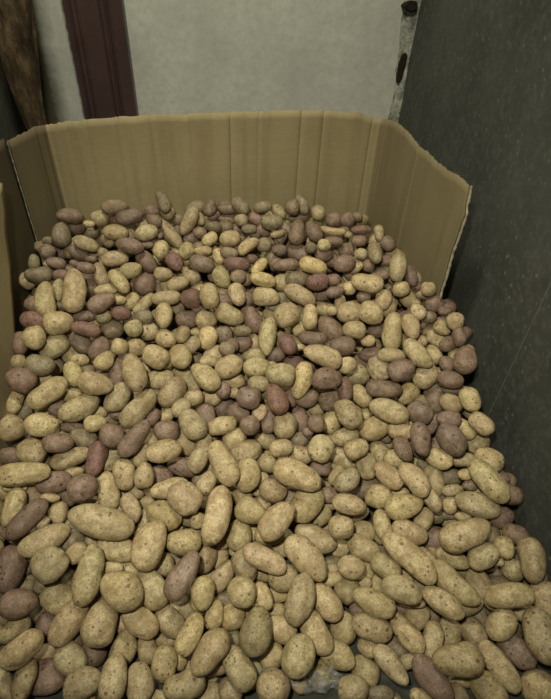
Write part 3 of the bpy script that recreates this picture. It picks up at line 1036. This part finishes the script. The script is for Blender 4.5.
lab = {}
for i in BIG:
    s, sh, cw, tl = look(i); r, c = place(i)
    lab[i] = ['%s %s %s potato%s' % (s, sh, cw, tl), '%s, %s' % (r, c)]
from collections import defaultdict
final = {}
groups = defaultdict(list)
for i in BIG: groups[tuple(lab[i])].append(i)
for (a, b), mem in groups.items():
    if len(mem) == 1:
        final[mem[0]] = '%s, %s' % (a, b); continue
    nbs = {i: '%s a %s one' % (beside(i)[0], beside(i)[3]) for i in mem}
    xs = [POT[i][0] for i in mem]; ys = [POT[i][1] for i in mem]
    horiz = max(xs) - min(xs) > max(ys) - min(ys)
    mem.sort(key=lambda i: POT[i][0 if horiz else 1])
    n_m = len(mem)
    for k, i in enumerate(mem):
        if sum(nbs[m] == nbs[i] for m in mem) == 1:
            final[i] = '%s, %s, %s' % (a, b, nbs[i])
        elif n_m == 2:
            final[i] = '%s %s, %s' % ((('left' if horiz else 'rear'), ('right' if horiz else 'front'))[k] + ' one of two alike:', a, b)
        elif k == 0: final[i] = '%s %s, %s' % ('leftmost' if horiz else 'rearmost', a, b)
        elif k == n_m - 1: final[i] = '%s %s, %s' % ('rightmost' if horiz else 'foremost', a, b)
        else:
            final[i] = '%s %s %s, %s' % (['', 'second', 'third', 'fourth', 'fifth', 'sixth'][k], 'from left:' if horiz else 'from rear:', a, b)

for n_, i in enumerate(BIG):
    r = np.random.default_rng(500 + i)
    V = potato_verts(HL[i], HW[i], HT[i], 900 + i, 4 if n_ < 170 else 3, POT[i][5])
    me = raw_mesh('potato', V, ICO[4 if n_ < 170 else 3][1])
    set_skin(me, np.tile(skin_of(POT[i][5], r), (len(V), 1)))
    o = bpy.data.objects.new('potato', me)
    COL.objects.link(o)
    Fm = frame(AX[i], D[i])
    o.matrix_world = Matrix.Translation(Vector(C[i])) @ Matrix([list(x) for x in Fm]).to_4x4()
    tag(o, final[i], 'potato', 'loose potatoes in the heap')

# --- the rest of the heap: smaller visible ones and those filling the gaps beneath
VV, FF, CC = [], [], []
base = 0


def add_rest(V, F, c):
    global base
    VV.append(V); FF.append(F + base); CC.append(np.tile(c, (len(V), 1))); base += len(V)


for i in REST:
    r = np.random.default_rng(500 + i)
    V = potato_verts(HL[i], HW[i], HT[i], 900 + i, 3)
    V = V @ frame(AX[i], D[i]).T + C[i]
    add_rest(V, ICO[3][1], skin_of(POT[i][5], r))

PS, RS = spheres(C, AX, HL, HW)
PS = PS.reshape(-1, 3); RS = RS.reshape(-1)
r = np.random.default_rng(77)
fill_n = 0
codes = ['y'] * 3 + ['n'] * 4 + ['m'] * 4 + ['p'] * 4  # weighted to darker skins, so gap shade is partly in the colour
placedP, placedR = [PS], [RS]
for layer, dep in enumerate((.040, .078, .115)):
    y = 0.24
    while y < 1.75:
        x = -.74
        while x < .66:
            q = np.array([x + r.uniform(-.014, .014), y + r.uniform(-.014, .014), 0.0])
            q[2] = surf(q[1]) - dep
            x += .052
            dxy = np.hypot(C[:, 0] - q[0], C[:, 1] - q[1])
            if dxy.min() > (.085 if q[0] < -.4 and q[1] < .8 else .05): continue
            hl, hw = r.uniform(.030, .042), r.uniform(.021, .026)
            th = r.uniform(0, pi); ph = r.normal(0, .25)
            ax = np.array([cos(th) * cos(ph), sin(th) * cos(ph), sin(ph)])
            ex = math.sqrt((ax[0] * hl) ** 2 + (1 - ax[0] ** 2) * hw ** 2)
            if q[0] + ex > RIGHT_X - .006: q[0] = RIGHT_X - .006 - ex
            rel = q - CAM; zc = np.dot(rel, fwd); ppx = CX + F_PX * np.dot(rel, IX) / zc; ppy = CY + F_PX * np.dot(rel, IY) / zc
            if 280 < ppx < 356 and ppy > 676: continue
            if q[0] - ex < -.652 and q[1] < 1.2: q[0] = -.652 + ex
            eb = math.sqrt((np.dot(ax, nbk) * hl) ** 2 + (1 - np.dot(ax, nbk) ** 2) * hw ** 2)
            sd = np.dot(q - TL, nbk) - eb - .012
            if sd < 0: q = q - nbk * sd
            ok = False
            AP = np.concatenate(placedP); AR = np.concatenate(placedR)
            m_ = np.linalg.norm(AP[:, :2] - q[None, :2], axis=1) < .1
            AP, AR = AP[m_], AR[m_]
            for _ in range(14):
                sp = q[None] + ax[None] * (SS * hl)[:, None]
                rs = RR * hw
                pen = (rs[:, None] + AR[None]) - np.linalg.norm(sp[:, None] - AP[None], axis=2)
                if pen.size == 0 or pen.max() < .004: ok = True; break
                q[2] -= max(pen.max() * .6, .002)
            if not ok: continue
            if q[2] < hw * .95:
                continue
            V = potato_verts(hl, hw, hw * .93, int(r.integers(1e9)), 3 if layer == 0 else 2)
            dd = np.array([0, .3, -.95])
            V = V @ frame(ax, dd).T + q
            add_rest(V, ICO[3 if layer == 0 else 2][1], skin_of(codes[int(r.integers(len(codes)))], r))
            placedP.append(q[None] + ax[None] * (SS * hl)[:, None]); placedR.append(RR * hw)
            fill_n += 1
        y += .050
print('fill', fill_n, 'digitised', N)
# packed inside of the heap, resting on the floor
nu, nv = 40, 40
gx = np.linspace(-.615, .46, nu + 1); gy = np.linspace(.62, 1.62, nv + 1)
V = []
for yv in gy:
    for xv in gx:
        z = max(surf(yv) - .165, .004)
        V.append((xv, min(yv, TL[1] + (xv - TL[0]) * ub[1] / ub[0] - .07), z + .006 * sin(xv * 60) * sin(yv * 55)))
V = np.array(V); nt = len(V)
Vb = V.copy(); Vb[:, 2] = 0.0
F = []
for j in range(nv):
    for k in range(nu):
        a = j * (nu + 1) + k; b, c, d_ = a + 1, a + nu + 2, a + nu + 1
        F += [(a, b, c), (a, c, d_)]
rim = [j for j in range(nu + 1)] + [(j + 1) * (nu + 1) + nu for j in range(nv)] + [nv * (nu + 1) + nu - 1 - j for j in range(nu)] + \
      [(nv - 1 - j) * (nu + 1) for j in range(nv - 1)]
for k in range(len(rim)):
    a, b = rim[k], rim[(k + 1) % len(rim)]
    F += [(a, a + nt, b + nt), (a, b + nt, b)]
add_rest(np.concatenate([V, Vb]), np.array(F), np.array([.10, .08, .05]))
me = raw_mesh('potato_heap', np.concatenate(VV), np.concatenate(FF))
set_skin(me, np.concatenate(CC))
heap = bpy.data.objects.new('potato_heap', me)
COL.objects.link(heap)
tag(heap, 'smaller and half-buried tan and purplish potatoes filling the rest of the heap', 'potatoes',
    'loose potatoes in the heap', 'stuff')


# ------------------------------------------------------------------ crumpled plastic film at the front edge
def film(name, pts, label, seed):
    rnd = random.Random(seed)
    P = [on_z(px, py, z) for px, py, z in pts]
    nu, nv = 60, 12
    ph = [rnd.uniform(0, 6.28) for _ in range(6)]
    def f(u, v):
        k = u * (len(P) - 1); i = min(int(k), len(P) - 2); t = k - i
        q = P[i] * (1 - t) + P[i + 1] * t
        wv = (v - .5) * (.026 + .014 * sin(u * 9 + ph[0]))
        z = q[2] + .010 * sin(u * 40 + v * 7 + ph[1]) + .007 * sin(u * 95 + ph[2] + 5 * v) + .006 * sin(v * 22 + u * 30)
        return (q[0] + .006 * sin(v * 18 + u * 20), q[1] + wv, max(z, .003))
    v, fa = grid(nu, nv, f)
    o = mesh_obj(name, v, fa, M_FILM, None, True)
    md = o.modifiers.new('thickness', 'SOLIDIFY'); md.thickness = .0006
    return tag(o, label, 'plastic film')


film('plastic_film', [(225, 684, .03), (262, 676, .05), (285, 680, .05), (305, 683, .045), (330, 678, .05), (350, 684, .04)],
     'crumpled clear plastic film under potatoes along the bottom front edge', 4)
